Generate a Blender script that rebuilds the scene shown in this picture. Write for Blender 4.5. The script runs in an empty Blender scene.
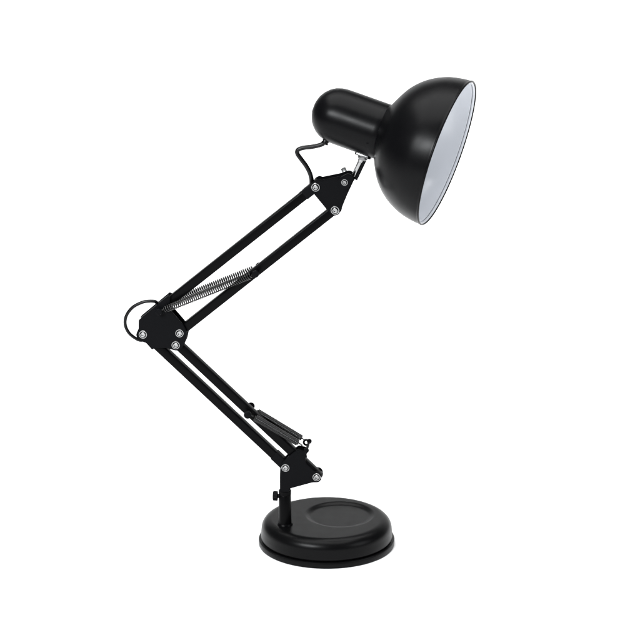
import bpy, bmesh, math, random
from mathutils import Vector, Matrix
random.seed(4)
S = bpy.context.scene
COL = S.collection
R = math.radians

# ---------------------------------------------------------------- camera
DIST, ELEV, ZC, WIDTH = 3.6, R(18.0), 0.2934, 0.753
YAW = R(6.0)                                            # the camera stands a little to the right of the arm's own plane
cam_d = bpy.data.cameras.new("camera")
cam = bpy.data.objects.new("camera", cam_d)
COL.objects.link(cam)
cam.location = (DIST*math.cos(ELEV)*math.sin(YAW), -DIST*math.cos(ELEV)*math.cos(YAW), ZC + DIST*math.sin(ELEV))
cam.rotation_euler = (math.pi/2 - ELEV, 0, YAW)
cam_d.sensor_width = 36
cam_d.lens = 36*DIST/WIDTH
cam_d.clip_end = 100
S.camera = cam

# ---------------------------------------------------------------- world and studio lights
w = bpy.data.worlds.new("World"); S.world = w; w.use_nodes = True
bg = w.node_tree.nodes["Background"]
bg.inputs[0].default_value = (0.96, 0.98, 1.0, 1)
bg.inputs[1].default_value = 0.12
S.view_settings.view_transform = 'Standard'
S.view_settings.look = 'None'
S.view_settings.exposure = 0
S.view_settings.gamma = 1

def softbox(name, loc, target, sx, sy, power, col=(1, 1, 1)):
    l = bpy.data.lights.new(name, 'AREA'); l.shape = 'RECTANGLE'
    l.size = sx; l.size_y = sy; l.energy = power; l.color = col
    o = bpy.data.objects.new(name, l); COL.objects.link(o)
    o.location = loc
    o.rotation_euler = (Vector(target)-Vector(loc)).to_track_quat('-Z', 'Y').to_euler()
    return o
softbox("overhead_softbox", (-0.1, 0.0, 2.4), (-0.1, 0, 0), 2.6, 1.9, 84)
softbox("backdrop_softbox", (0, 1.5, 2.7), (0, 3.1, 1.4), 4.0, 1.2, 160)
softbox("key_softbox", (-0.95, -1.75, 1.42), (0, 0, 0.45), 1.0, 0.40, 80, (0.955, 0.98, 1.0))
softbox("fill_softbox", (2.2, -0.9, 1.15), (0.1, 0, 0.4), 1.3, 1.1, 17, (0.95, 0.975, 1.0))

# ---------------------------------------------------------------- image measurements -> lamp's own plane
FPX = 640*cam_d.lens/36
YR = Matrix.Rotation(YAW, 3, 'Z')
FWD = YR @ Vector((0, math.cos(ELEV), -math.sin(ELEV)))
UPV = YR @ Vector((0, math.sin(ELEV), math.cos(ELEV)))
RGT = YR @ Vector((1, 0, 0))
def P(px, py, y=0.0):
    """measured point -> position on the vertical plane at depth y"""
    d = FWD*FPX + RGT*(px-320) + UPV*(320-py)
    c = Vector(cam.location)
    return c + d*((y-c.y)/d.y)
def PZ(px, py, z):
    """measured point -> position on the horizontal plane at height z"""
    d = FWD*FPX + RGT*(px-320) + UPV*(320-py)
    c = Vector(cam.location)
    return c + d*((z-c.z)/d.z)
PXM = 850.0                       # about how many measured units make a metre

# ---------------------------------------------------------------- materials
def mat(name, col, rough=0.4, metal=0.0, spec=0.2, bump=0.0, scale=800, rvar=0.06, coat=0.0):
    m = bpy.data.materials.new(name); m.use_nodes = True
    nt = m.node_tree; b = nt.nodes["Principled BSDF"]
    b.inputs["Base Color"].default_value = (*col, 1)
    b.inputs["Metallic"].default_value = metal
    b.inputs["Specular IOR Level"].default_value = spec
    b.inputs["Coat Weight"].default_value = coat
    tc = nt.nodes.new("ShaderNodeTexCoord")
    n = nt.nodes.new("ShaderNodeTexNoise"); n.inputs["Scale"].default_value = 60; n.inputs["Detail"].default_value = 5
    nt.links.new(tc.outputs["Object"], n.inputs["Vector"])
    mr = nt.nodes.new("ShaderNodeMapRange")
    mr.inputs["To Min"].default_value = rough-rvar; mr.inputs["To Max"].default_value = rough+rvar
    nt.links.new(n.outputs["Fac"], mr.inputs["Value"]); nt.links.new(mr.outputs["Result"], b.inputs["Roughness"])
    if bump:
        n2 = nt.nodes.new("ShaderNodeTexNoise"); n2.inputs["Scale"].default_value = scale; n2.inputs["Detail"].default_value = 2
        nt.links.new(tc.outputs["Object"], n2.inputs["Vector"])
        bp = nt.nodes.new("ShaderNodeBump"); bp.inputs["Strength"].default_value = bump; bp.inputs["Distance"].default_value = 0.0004
        nt.links.new(n2.outputs["Fac"], bp.inputs["Height"]); nt.links.new(bp.outputs["Normal"], b.inputs["Normal"])
    return m
M_PAINT = mat("satin_black_paint", (0.0015, 0.0015, 0.0018), 0.31, spec=0.075, bump=0.05, scale=1500)
M_BASE = mat("satin_black_base_paint", (0.0017, 0.0017, 0.0019), 0.32, spec=0.085, bump=0.06, scale=1800)
M_ROD = mat("black_tube_paint", (0.0012, 0.0012, 0.0014), 0.33, spec=0.05, bump=0.04, scale=1500)
M_PLAST = mat("black_moulded_plastic", (0.0022, 0.0023, 0.0028), 0.46, spec=0.045, bump=0.12, scale=1400)
M_RUB = mat("black_cord_rubber", (0.002, 0.002, 0.0023), 0.34, spec=0.20)
M_CHROME = mat("bright_nickel", (0.30, 0.30, 0.30), 0.18, metal=1.0)
M_ZINC = mat("dull_zinc_plate", (0.17, 0.17, 0.17), 0.24, metal=1.0)
M_WIRE = mat("dark_nickel_wire", (0.10, 0.098, 0.094), 0.24, metal=1.0)
M_WIRE_DARK = mat("blackened_spring_wire", (0.040, 0.040, 0.040), 0.20, metal=1.0)
M_WHITE = mat("pale_reflector_enamel", (0.68, 0.70, 0.74), 0.20, spec=0.5, rvar=0.0)
M_SWEEP = mat("white_studio_paper", (0.88, 0.88, 0.88), 0.9, spec=0.0)

# ---------------------------------------------------------------- mesh helpers
def link(name, bm, m, parent=None, smooth=True, angle=35):
    bmesh.ops.recalc_face_normals(bm, faces=bm.faces)
    me = bpy.data.meshes.new(name); bm.to_mesh(me); bm.free()
    for p in me.polygons: p.use_smooth = smooth
    if smooth: me.set_sharp_from_angle(angle=R(angle))
    me.materials.append(m)
    o = bpy.data.objects.new(name, me); COL.objects.link(o)
    if parent is not None: o.parent = parent
    return o

def frame(axis, up=Vector((0, 0, 1))):
    z = axis.normalized()
    if abs(z.dot(up)) > 0.98: up = Vector((0, 1, 0))
    x = up.cross(z).normalized(); y = z.cross(x)
    return Matrix((x, y, z)).transposed()

def lathe(bm, prof, origin, axis, n=64):
    """prof = [(distance along axis, radius)], closed to a point where radius is 0"""
    F = frame(axis); rings = []
    for u, r in prof:
        if r < 1e-7: rings.append([bm.verts.new(origin + F @ Vector((0, 0, u)))])
        else: rings.append([bm.verts.new(origin + F @ Vector((r*math.cos(2*math.pi*k/n), r*math.sin(2*math.pi*k/n), u))) for k in range(n)])
    for a, b in zip(rings, rings[1:]):
        for k in range(n):
            j = (k+1) % n
            if len(a) == 1 and len(b) == 1: continue
            if len(a) == 1: bm.faces.new((a[0], b[k], b[j]))
            elif len(b) == 1: bm.faces.new((a[k], a[j], b[0]))
            else: bm.faces.new((a[k], a[j], b[j], b[k]))

def tube(bm, pts, r, n=12, cap=True):
    """tube along points with parallel-transported rings"""
    pts = [Vector(p) for p in pts]
    t0 = (pts[1]-pts[0]).normalized(); F = frame(t0); x = F.col[0].copy(); rings = []
    for i, p in enumerate(pts):
        t = (pts[min(i+1, len(pts)-1)] - pts[max(i-1, 0)]).normalized()
        x = (x - t*x.dot(t)).normalized(); y = t.cross(x)
        rings.append([bm.verts.new(p + (x*math.cos(2*math.pi*k/n) + y*math.sin(2*math.pi*k/n))*r) for k in range(n)])
    for a, b in zip(rings, rings[1:]):
        for k in range(n): bm.faces.new((a[k], a[(k+1) % n], b[(k+1) % n], b[k]))
    if cap: bm.faces.new(rings[0][::-1]); bm.faces.new(rings[-1])

def spline(ctrl, per=10):
    """Catmull-Rom through the control points"""
    c = [Vector(p) for p in ctrl]; c = [c[0]*2-c[1]] + c + [c[-1]*2-c[-2]]; out = []
    for i in range(1, len(c)-2):
        for k in range(per):
            t = k/per; a, b, d, e = c[i-1], c[i], c[i+1], c[i+2]
            out.append(0.5*((2*b) + (d-a)*t + (2*a-5*b+4*d-e)*t*t + (3*b-a-3*d+e)*t**3))
    out.append(c[-2]); return out

def bevel_all(bm, w, seg=3, ang=30):
    es = [e for e in bm.edges if len(e.link_faces) == 2 and e.calc_face_angle(0) > R(ang)]
    bmesh.ops.bevel(bm, geom=es, offset=w, segments=seg, affect='EDGES', profile=0.5, clamp_overlap=True)

def plate(pts, y0, y1, bev=0.0005):
    """flat plate: outline of (x, z) extruded from y0 to y1, edges rounded"""
    bm = bmesh.new()
    a = [bm.verts.new((p.x, y0, p.z)) for p in pts]; b = [bm.verts.new((p.x, y1, p.z)) for p in pts]
    n = len(pts)
    bm.faces.new(a); bm.faces.new(b[::-1])
    for i in range(n): bm.faces.new((a[i], b[i], b[(i+1) % n], a[(i+1) % n]))
    bmesh.ops.recalc_face_normals(bm, faces=bm.faces)
    if bev:
        es = [e for e in bm.edges if abs(e.verts[0].co.y-e.verts[1].co.y) < 1e-7]
        bmesh.ops.bevel(bm, geom=es, offset=bev, segments=2, affect='EDGES', clamp_overlap=True)
    return bm

def outline(px, yp, rad=2.0, seg=4):
    """measured outline with rounded corners -> points on plane y = yp; a third number sets a corner's own radius"""
    out = []; n = len(px)
    for i in range(n):
        a, b, c = (Vector(px[(i+k) % n][:2]) for k in (-1, 0, 1))
        r = px[i][2] if len(px[i]) > 2 else rad
        d1, d2 = (a-b), (c-b)
        r1 = min(r, d1.length*0.48); r2 = min(r, d2.length*0.48)
        p, q = b + d1.normalized()*r1, b + d2.normalized()*r2
        for k in range(seg+1):
            t = k/seg
            out.append(P(*((1-t)**2*p + 2*t*(1-t)*b + t*t*q), yp))
    return out

def merge(bm, other):
    me = bpy.data.meshes.new("tmp"); other.to_mesh(me); other.free(); bm.from_mesh(me); bpy.data.meshes.remove(me)

def bar(bm, p, q, wx, wy, bev=0.0012):
    """square bar from p to q; wx across in the arm plane, wy along y"""
    b = bmesh.new(); d = (q-p); t = d.normalized(); s = Vector((0, 1, 0)).cross(t).normalized(); yv = Vector((0, 1, 0))
    vs = []
    for o in (p, q):
        vs.append([b.verts.new(o + s*sx*wx/2 + yv*sy*wy/2) for sx, sy in ((-1, -1), (1, -1), (1, 1), (-1, 1))])
    for k in range(4): b.faces.new((vs[0][k], vs[0][(k+1) % 4], vs[1][(k+1) % 4], vs[1][k]))
    b.faces.new(vs[0][::-1]); b.faces.new(vs[1])
    bmesh.ops.recalc_face_normals(b, faces=b.faces)
    bevel_all(b, bev)
    merge(bm, b)

def thing(name, loc, label, cat):
    o = bpy.data.objects.new(name, None); COL.objects.link(o); o.location = loc
    o["label"] = label; o["category"] = cat
    return o

# ---------------------------------------------------------------- setting: white studio sweep
bm = bmesh.new()
prof = [(-6.0, 0.0), (4.2, 0.0)]
prof += [(4.2 + 1.2*math.sin(R(a)), 1.2*(1-math.cos(R(a)))) for a in range(6, 91, 6)]
prof += [(5.4, 3.2)]
rows = [[bm.verts.new((x, y, z)) for x in (-5, 5)] for y, z in prof]
for a, b in zip(rows, rows[1:]): bm.faces.new((a[0], a[1], b[1], b[0]))
sweep = link("studio_floor", bm, M_SWEEP)
sweep["kind"] = "structure"

# ---------------------------------------------------------------- the lamp
BC = PZ(326.6, 537.2, 0.0076); BC.z = 0.0                     # centre of the round foot
lamp = thing("desk_lamp", BC, "black swing arm desk lamp with round weighted foot and bell shade on white floor", "lamp")
INV = Matrix.Translation(-BC)
def part(name, bm, m, parent=None, smooth=True, angle=35):
    """every part is modelled in place, then set relative to the lamp's origin"""
    bmesh.ops.transform(bm, matrix=INV, verts=bm.verts)
    return link(name, bm, m, parent or lamp, smooth, angle)

# --- foot
RB = 0.0790
TOPZ = 0.0335
REC = (PZ(339.8, 514.9, 0.0325) - BC).xy; R_OUT, R_IN, DEEP = 0.0426, 0.0348, 0.0024
def sm(a, b, x):
    t = max(0, min(1, (x-a)/(b-a))); return t*t*(3-2*t)
bm = bmesh.new()
prof = []                                              # (r, z) from the middle outwards
RC = 0.0135
for i in range(57): prof.append(((RB-RC)*i/56, TOPZ))
for a in range(5, 91, 5): prof.append((RB-RC+RC*math.sin(R(a)), TOPZ-RC+RC*math.cos(R(a))))
prof += [(RB+0.0004, 0.016), (RB+0.0006, 0.0105), (RB+0.0004, 0.0088), (RB-0.0006, 0.0082), (RB-0.0012, 0.0078)]
N = 256; rings = []
for r, z in prof:
    ring = []
    for k in range(N if r > 0 else 1):
        a = 2*math.pi*k/N; x, y = r*math.cos(a), r*math.sin(a)
        zz = z
        if r <= RB-RC+1e-6:
            d = math.hypot(x-REC.x, y-REC.y)
            zz = z - DEEP*(1-sm(R_IN, R_OUT, d)) - 0.0012*sm(0.05, RB-RC, r)*0
        ring.append(bm.verts.new((BC.x+x, BC.y+y, zz)))
    rings.append(ring)
for a, b in zip(rings, rings[1:]):
    for k in range(N):
        j = (k+1) % N
        if len(a) == 1: bm.faces.new((a[0], b[k], b[j]))
        else: bm.faces.new((a[k], b[k], b[j], a[j]))
base = part("base", bm, M_BASE, angle=60)
bm = bmesh.new()
RF = 0.0824
lathe(bm, [(0.0, 0.0), (0.0, RF-0.0016), (0.0006, RF-0.0004), (0.0014, RF), (0.0060, RF), (0.0070, RF-0.0004), (0.0074, RF-0.0012), (0.0074, RB-0.0030), (0.0074, 0)],
      Vector((BC.x, BC.y, 0.0)), Vector((0, 0, 1)), 192)
part("base_rim", bm, M_BASE, base)

# --- post
post_x = P(285.0, 505, 0).x
def zpx(py, y=0.0): return P(285, py, y).z
bm = bmesh.new()
zt, zr = zpx(489.6), zpx(494.6)
lathe(bm, [(TOPZ-0.003, 0), (TOPZ-0.003, 0.0098), (TOPZ+0.0006, 0.0094), (TOPZ+0.0022, 0.0080), (TOPZ+0.006, 0.0077), (zr-0.0008, 0.0073), (zr, 0.0069), (zr+0.0006, 0.0074),
           (zt-0.0008, 0.0075), (zt, 0.0068), (zt, 0)], Vector((post_x, 0, 0)), Vector((0, 0, 1)), 48)
post = part("post", bm, M_ROD)
bm = bmesh.new()
kz = zpx(496.2)
lathe(bm, [(0.004, 0), (0.004, 0.0026), (0.0086, 0.0026), (0.0088, 0.0054), (0.0090, 0.0059), (0.0138, 0.0059), (0.0144, 0.0052), (0.0146, 0.0034), (0.0146, 0)],
      Vector((post_x, 0, kz)), Vector((-1, 0, 0)), 40)
for v in bm.verts:                                      # coarse knurl round the knob
    d = math.hypot(v.co.y, v.co.z-kz)
    if d > 0.0057:
        k = 0.92 if int((math.atan2(v.co.z-kz, v.co.y)+math.pi)/(2*math.pi)*20+0.01) % 2 else 1.0
        v.co.y *= k; v.co.z = kz + (v.co.z-kz)*k
part("thumb_screw", bm, M_PLAST, post)

# --- joints (measured)
YP = -0.0085                                            # front of the bracket plates
LB1, LB2 = (285.4, 468.1), (316.5, 477.4)
EB1, EB2, EB3, EB4 = (142.8, 334.8), (175.6, 345.4), (179.4, 333.5), (159.6, 310.8)
HB1, HB2, HB3 = (315.5, 187.5), (334.9, 210.5), (344.8, 181.8)
def J(b, y=0.0):
    p = P(*b, YP-0.001); return Vector((p.x, y, p.z))

def bolt(parent, b, yfront=YP, rad=0.0050, m=M_CHROME, name="bolt", head=0.0021):
    """pan-head bolt: washer, domed head with a hex socket, shank through to a nut at the back"""
    c = J(b, yfront)
    bm = bmesh.new()
    s = rad
    lathe(bm, [(-0.0006, 0), (-0.0006, s*0.99), (0.0004, s), (0.0009, s*0.93), (0.0009, s*0.80), (-0.0005, s*0.77), (-0.0005, s*0.65), (head*0.7, s*0.62), (head, s*0.52), (head, s*0.34), (head*0.1, s*0.31), (head*0.1, 0)],
          c, Vector((0, -1, 0)), 24)
    lathe(bm, [(0, 0), (0, s*0.42), (-2*abs(yfront)-0.004, s*0.42), (-2*abs(yfront)-0.004, 0)], c, Vector((0, -1, 0)), 12)
    F = Vector((0, 1, 0))
    lathe(bm, [(0.0002, 0), (0.0002, s*0.8), (0.0030, s*0.8), (0.0034, s*0.7), (0.0034, 0)], Vector((c.x, abs(yfront), c.z)), F, 6)
    return part(name, bm, m, parent, angle=30)

def two_plates(px, bev=0.0008, t=0.0022, extra=None, name="bracket", rad=2.0, m=M_PLAST):
    o = outline(px, YP, rad)
    bm = plate(o, YP, YP+t, bev)
    merge(bm, plate(o, -YP-t, -YP, bev))
    for e in (extra or []): merge(bm, e)
    return part(name, bm, m, angle=30)

def spacer(pts, y0=YP+0.001, y1=-YP-0.001):
    return plate(outline(pts, YP, 0.5, 2), y0, y1, 0)

# bracket on the post
base_bracket = two_plates([(279.8, 474.5, 3), (279.8, 492, 0.5), (289.4, 492, 0.5), (289.8, 488.8, 1.5), (312.5, 482.6, 2), (319.5, 482.6, 3), (322.2, 477.5, 3), (320.0, 472.5, 3),
    (314.5, 471.5, 2), (305.8, 463.5, 2), (305.2, 458.6, 1), (306.9, 455.8, .6), (304.6, 451.6, 1), (297.5, 449.8, 1.5), (292.0, 453.6, 2), (283.6, 461.0, 2), (280.2, 466.5, 2)],
    name="base_bracket", extra=[spacer([(280.4, 478), (280.4, 492), (288.8, 492), (289.2, 480)])])
bolt(base_bracket, LB1); bolt(base_bracket, LB2)
# elbow
elbow = two_plates([(138.6, 320.2, 1), (167.6, 296.2, 0.6), (170.2, 297.4, 0.6), (169.8, 309.5, 3), (183.6, 325.4, 2.5), (187.3, 333.0, 3), (185.6, 342.0, 3), (181.5, 349.4, 3), (176.0, 351.2, 3),
    (166.9, 348.2, 2), (154.6, 348.4, 0.5), (151.9, 349.8, 0.4), (146.0, 343.2, 1), (139.0, 340.6, 3), (135.4, 335.4, 3), (138.4, 328.8, 1)],
    name="elbow_bracket", extra=[spacer([(138.9, 320.8), (167.4, 297.2), (168.6, 299.2), (140.6, 322.4)]), spacer([(147.6, 344.2), (151.9, 348.6), (153.6, 347.6), (149.6, 343)])])
for b in (EB1, EB2, EB3): bolt(elbow, b, rad=0.0051)
# head
head = two_plates([(311.0, 187.5, 4), (313.0, 181.8, 4), (318.0, 179.0, 3), (321.0, 180.4, 1), (340.5, 176.4, 2), (348.0, 173.6, 2), (355.4, 177.4, 1.5), (347.0, 195.2, 3), (341.2, 209.6, 3), (338.8, 215.2, 4),
    (333.0, 216.2, 4), (329.0, 211.6, 2), (326.5, 209.6, 1), (313.8, 194.2, 1.5)], name="head_bracket")
bolt(head, HB1, rad=0.0052); bolt(head, HB2, rad=0.0052)

# --- arm tubes
W = 0.0108
def rod(b0, b1, ex0=4.5, ex1=4.5):
    p, q = J(b0), J(b1); t = (q-p).normalized()
    bm = bmesh.new(); bar(bm, p-t*ex0/PXM, q+t*ex1/PXM, W, 0.0108, 0.0016)
    return part("arm_tube", bm, M_ROD, angle=50)
lo_a = rod(EB1, LB1); lo_b = rod(EB2, LB2)
up_a = rod(EB4, HB1); up_b = rod(EB3, HB2)
# end sleeves on the tubes
def sleeve(parent, b, toward, d0, d1, w=0.0119, wy=0.0120):
    p, q = J(b), J(toward); t = (q-p).normalized()
    bm = bmesh.new(); bar(bm, p+t*d0/PXM, p+t*d1/PXM, w, wy, 0.0010)
    return part("end_sleeve", bm, M_PLAST, parent, angle=50)
sleeve(lo_a, LB1, EB1, -3, 17)
sleeve(up_a, HB1, EB4, -4, 15)
sleeve(up_b, HB2, EB3, -4, 4)

# cord clip sticking up from the upper tube
bm = bmesh.new(); bar(bm, P(299.2, 193.4, 0.001), P(309.0, 185.6, 0.001), 0.0014, 0.0070, 0.0004)
part("cord_clip", bm, M_PLAST, up_a)

# --- springs
def spring(p, q, rad, wire, coils, lead=0.006, m=None, name="spring"):
    d = q-p; L = d.length; F = frame(d); pts = []
    n = int(coils*16)
    pts.append(p)
    pts.append(p + F @ Vector((rad*0.3, 0, lead*0.55)))
    for i in range(n+1):
        a = 2*math.pi*i/16; u = lead + (L-2*lead)*i/n
        e = min(1, 0.45+0.55*min(i, n-i)/14)
        pts.append(p + F @ Vector((rad*e*math.cos(a), rad*e*math.sin(a), u)))
    pts.append(p + F @ Vector((rad*0.3, 0, L-lead*0.55)))
    pts.append(q)
    bm = bmesh.new(); tube(bm, pts, wire, 7)
    return part(name, bm, m or M_WIRE, angle=80)
YS = 0.0122
SB_UP, SB_LO = (256.2, 272.4), (248.3, 413.2)
for y in (-YS, YS):
    a, b = J(EB4, y), J(SB_UP, y)
    t = (b-a).normalized()
    spring(a+t*0.002, b-t*0.002, 0.0039, 0.00080, 44, 0.004, M_WIRE_DARK)
    y *= 0.88
    a, b = J(SB_LO, y), J((306.2, 448.2) if y > 0 else (304.9, 446.6), y)
    t = (b-a).normalized()
    spring(a+t*0.003, b-t*0.003, 0.0034, 0.00084, 40, 0.0060, M_WIRE_DARK)
def cross_bolt(parent, b, rad, half, name="spring_bolt"):
    c = J(b, 0); bm = bmesh.new()
    lathe(bm, [(-half, 0), (-half, rad*0.8), (-half+0.0006, rad), (-half+0.0024, rad), (-half+0.0026, rad*0.55), (half-0.0026, rad*0.55), (half-0.0024, rad), (half-0.0006, rad), (half, rad*0.8), (half, 0)],
          c, Vector((0, 1, 0)), 24)
    return part(name, bm, M_PLAST, parent)
cross_bolt(elbow, EB4, 0.0040, 0.0160)
cross_bolt(up_b, SB_UP, 0.0042, 0.0176)
cross_bolt(lo_b, SB_LO, 0.0046, 0.0172)
cross_bolt(base_bracket, (307.0, 448.6), 0.0030, 0.0172)

def eye(parent, c, rad, wire):
    bm = bmesh.new(); pts = [c + Vector((rad*math.cos(2*math.pi*k/20), 0, rad*math.sin(2*math.pi*k/20))) for k in range(21)]
    tube(bm, pts, wire, 8, cap=False); return part("spring_eye", bm, M_PLAST, parent)
eye(base_bracket, P(306.4, 442.4, 0.0100), 0.0032, 0.0014)

# --- swivel: clamp block, pin and flange
clamp = part("swivel_clamp", plate(outline([(337.0, 180.5, 2), (339.5, 177.8, 1), (348.0, 173.4, 2), (354.6, 176.6, 2), (349.8, 188.5, 2), (345.8, 190.2, 2), (340.0, 187.4, 2)], YP-0.002), YP-0.0035, YP+0.001, 0.0008), M_PLAST, head)
bolt(head, HB3, yfront=YP-0.0033, rad=0.0040)
bm = bmesh.new()                                        # wing nut behind
c = J(HB3, -YP)
lathe(bm, [(0, 0), (0, 0.0046), (0.006, 0.0040), (0.009, 0.0034), (0.009, 0)], c, Vector((0, 1, 0)), 20)
for s in (-1, 1):
    b2 = bmesh.new(); bar(b2, c+Vector((0, 0.006, 0)), c+Vector((s*0.0052, 0.012, 0.0085 if s < 0 else -0.0085)), 0.0060, 0.0022, 0.0009); merge(bm, b2)
part("wing_nut", bm, M_CHROME, head)

# --- shade and housing axis
AZ, BETA = R(19.6), R(12.8)
CENTRE = P(361.6, 124.2, 0.0)
vd = (Vector(cam.location)-CENTRE).normalized()
ur = RGT; uu = vd.cross(ur).normalized()
A = ((ur*math.cos(AZ) - uu*math.sin(AZ))*math.cos(BETA) + vd*math.sin(BETA)).normalized()
K = 1/864.0                                             # metres per measured unit at the head
U = 90.3*K/math.cos(BETA)                               # housing centre -> mouth
MOUTH = CENTRE + A*U

RH = 28.2*K
hp = [(-51.5, 0), (-51.2, 4), (-50.2, 9), (-48.2, 14), (-45.0, 18.6), (-40.8, 22.6), (-35.8, 25.6), (-30.0, 27.4), (-24, 28.1), (-16, 28.2), (18.5, 28.2), (25.8, 28.2), (26.4, 27.8), (26.4, 27.0), (15, 27.0), (15, 0)]
bm = bmesh.new()
lathe(bm, [(u*K, r*K) for u, r in hp], CENTRE, A, 96)
housing = part("socket_housing", bm, M_PAINT)

AZS = R(19.7)                                           # the shade droops a hair more than its housing
AS = ((ur*math.cos(AZS) - uu*math.sin(AZS))*math.cos(BETA) + vd*math.sin(BETA)).normalized()
MOUTH = MOUTH + (uu*1.4)*K
sp = [(-79, 0), (-79, 20), (-73.5, 24.6), (-70.5, 26.2), (-68.2, 28.4), (-66.2, 32.0), (-61.5, 41.8), (-56.5, 50.0), (-50.6, 57.0), (-44, 62.9), (-37.5, 67.3), (-30, 71.2), (-22.5, 74.0), (-14, 75.9), (-7, 76.9), (-2.5, 77.2)]
sp = [(u, r*0.975 if u > -66 else r) for u, r in sp]
cs = spline([Vector((u, r, 0)) for u, r in sp[2:]], 4)
bead = [(-1.1+1.1*math.sin(R(a)), 74.7+1.05*math.cos(R(a))) for a in range(-40, 141, 20)]
bm = bmesh.new()
lathe(bm, [(u*K, r*K) for u, r in sp[:2]] + [(p.x*K, p.y*K) for p in cs] + [(u*K, r*K) for u, r in bead], MOUTH, AS, 160)
shade = part("lamp_shade", bm, M_PAINT)
# inside: pale enamel with a rolled lip round the mouth
ip = [(-1.1, 75.9), (-1.3, 75.2), (-1.9, 74.8), (-2.6, 74.65), (-3.2, 74.8), (-3.75, 75.6), (-4.0, 75.5), (-4.4, 73.6), (-8, 73.6), (-14, 73.4), (-22.5, 71.6), (-30, 68.8), (-37.5, 64.9), (-44, 60.4), (-50.6, 54.4), (-56.5, 47.4), (-61.5, 39.0), (-65.2, 30.0), (-66.8, 18)]
ip = [(u, r*0.975) for u, r in ip]
bm = bmesh.new()
lathe(bm, [(u*K, r*K) for u, r in ip[6:]], MOUTH, AS, 160)
part("reflector", bm, M_WHITE, shade, angle=40)
bm = bmesh.new()                                        # the pale lip, a hair's gap from the reflector
lathe(bm, [(u*K, r*K) for u, r in ip[:6]], MOUTH, AS, 160)
part("rim_lip", bm, M_WHITE, shade, angle=40)
bm = bmesh.new()
lathe(bm, [(-70*K, 0), (-70*K, 17.6*K), (-42*K, 17.6*K), (-41*K, 16.8*K), (-41*K, 14.5*K), (-62*K, 14*K), (-62*K, 0)], MOUTH, AS, 48)
part("bulb_socket", bm, M_PLAST, shade)

# radial direction on the housing that faces straight down in the arm plane
dn = (-uu + A*(uu.dot(A))).normalized()
side = A.cross(dn).normalized()
def on_housing(u, ang=0.0, lift=0.0, r=28.2):
    """u along the axis (measured units from the housing centre), ang round from the underside"""
    n = dn*math.cos(ang) + side*math.sin(ang)
    return CENTRE + A*u*K + n*(r*K+lift), n
# flange plate under the housing and the swivel pin
fp, fn = on_housing(12.0)
pin_lo = P(351.6, 180.2, -0.001)
pin_hi = fp
bm = bmesh.new()
d = (pin_hi-pin_lo); L = d.length
lathe(bm, [(0, 0), (0, 0.0027), (0.0007, 0.0030), (L*0.74, 0.0030), (L*0.76, 0.0037), (L*0.84, 0.0040), (L*0.98, 0.0040), (L*0.98, 0)], pin_lo, d, 32)
pin = part("swivel_pin", bm, M_CHROME)
bm = bmesh.new()                                        # black spring clip beside the pin
off = Vector((0.0049, -0.001, 0.0010))
bar(bm, pin_lo+off+d*0.02, pin_lo+off+d*0.80, 0.0034, 0.0070, 0.0006)
part("swivel_clip", bm, M_PLAST, pin)
bm = bmesh.new()
F = Matrix((A, side, fn)).transposed()
hw, hl, th = 0.0075, 0.0098, 0.0022
vs = []
for zz in (-0.0008, th):
    vs.append([bm.verts.new(fp + F @ Vector((hl*cx, hw*cy, zz))) for cx, cy in ((-1, -.55), (-.75, -1), (.75, -1), (1, -.55), (1, .55), (.75, 1), (-.75, 1), (-1, .55))])
for k in range(8): bm.faces.new((vs[0][k], vs[0][(k+1) % 8], vs[1][(k+1) % 8], vs[1][k]))
bm.faces.new(vs[0]); bm.faces.new(vs[1])
bmesh.ops.recalc_face_normals(bm, faces=bm.faces); bevel_all(bm, 0.0004, 2)
lathe(bm, [(th, 0.0062), (th+0.0018, 0.0060), (th+0.0040, 0.0044), (th+0.0040, 0)], fp, fn, 24)
part("flange_plate", bm, M_ZINC, housing)
# small screws and vent holes of the housing
for u, ang in ((17.0, R(-60)),):
    sp_, sn = on_housing(u, ang)
    bm = bmesh.new(); lathe(bm, [(-0.001, 0), (-0.001, 0.0012), (0.0003, 0.0012), (0.0006, 0.0008), (0.0006, 0)], sp_, sn, 16)
    part("screw", bm, M_PLAST, housing)
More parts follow.
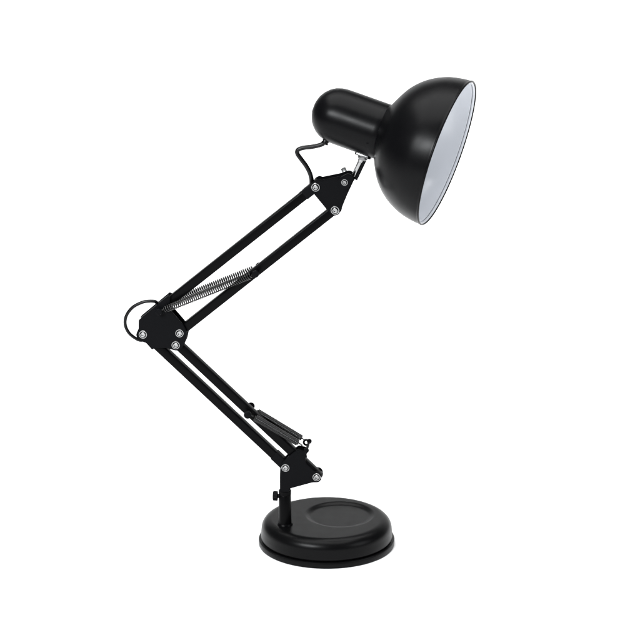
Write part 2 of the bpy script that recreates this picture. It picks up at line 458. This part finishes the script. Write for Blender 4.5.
# vent holes in the rounded end, each a small dark plug seat
for u, r, ang in ((-50.6, 7.0, R(-60)), (-47.8, 14.4, R(-8))):
    hp_, hn = on_housing(u, ang, 0.0, r)
    hn = (hn*r/28 - A*0.9).normalized()
    bm = bmesh.new(); lathe(bm, [(-0.001, 0), (-0.001, 0.0016), (0.0004, 0.0016), (0.0004, 0.0010), (-0.0004, 0.0009), (-0.0004, 0)], hp_, hn, 16)
    part("vent_hole", bm, M_PLAST, housing)
# cord grommet
gp, gn = on_housing(-29.0, R(0), 0.0, 27.4)
gx = (gn - A*0.15).normalized()
bm = bmesh.new()
lathe(bm, [(-0.002, 0), (-0.002, 0.0040), (0.0008, 0.0042), (0.0012, 0.0036), (0.0022, 0.0036), (0.0026, 0.0044), (0.0042, 0.0042), (0.0046, 0.0030), (0.0046, 0)], gp, gx, 24)
grommet = part("cord_grommet", bm, M_RUB, housing)

# --- power cord: out of the housing, along the upper tube, round the elbow, down the lower tube
g = gp + gx*0.002
yb = 0.0082
ctrl = [g, g + (P(321.5, 145.5)-P(325, 144))*1.0 + gx*0.0012, P(313, 146.6, 0), P(303.5, 147.8, 0), P(298.2, 149.8, 0), P(297.4, 153.6, 0), P(301.2, 159.2, 0), P(306.2, 166.0, 0.001), P(310.0, 173.5, 0.002), P(311.6, 181.0, 0.004), P(310.6, 188.2, 0.007)]
up_dir = (J(EB4)-J(HB1))
for t in (0.06, 0.25, 0.5, 0.75, 0.88):
    v = J(HB1, yb) + up_dir*t; ctrl.append(v)
ctrl += [P(160.0, 302.6, 0.004), P(155.0, 301.4, 0.001), P(149.0, 301.2, 0.0), P(142.0, 302.4, 0), P(132.6, 307.4, 0), P(126.4, 315.6, 0), P(125.2, 324.4, 0), P(128.6, 332.4, 0), P(134.8, 337.8, 0.002), P(141.5, 340.4, 0.005)]
lo_dir = (J(LB1)-J(EB1))
for t in (0.06, 0.3, 0.6, 0.9, 0.98):
    ctrl.append(J(EB1, yb) + lo_dir*t)
ctrl += [Vector((post_x, 0.004, zt+0.008)), Vector((post_x, 0.0, zt-0.004))]
bm = bmesh.new()
cpts = spline(ctrl, 12)
tube(bm, cpts, 0.0020, 14)
cord = part("power_cord", bm, M_RUB, angle=80)
bm = bmesh.new()                                        # the heavier sleeve between the housing and the arm
tube(bm, cpts[6:116], 0.0027, 16)
part("cord_sleeve", bm, M_RUB, cord, angle=80)
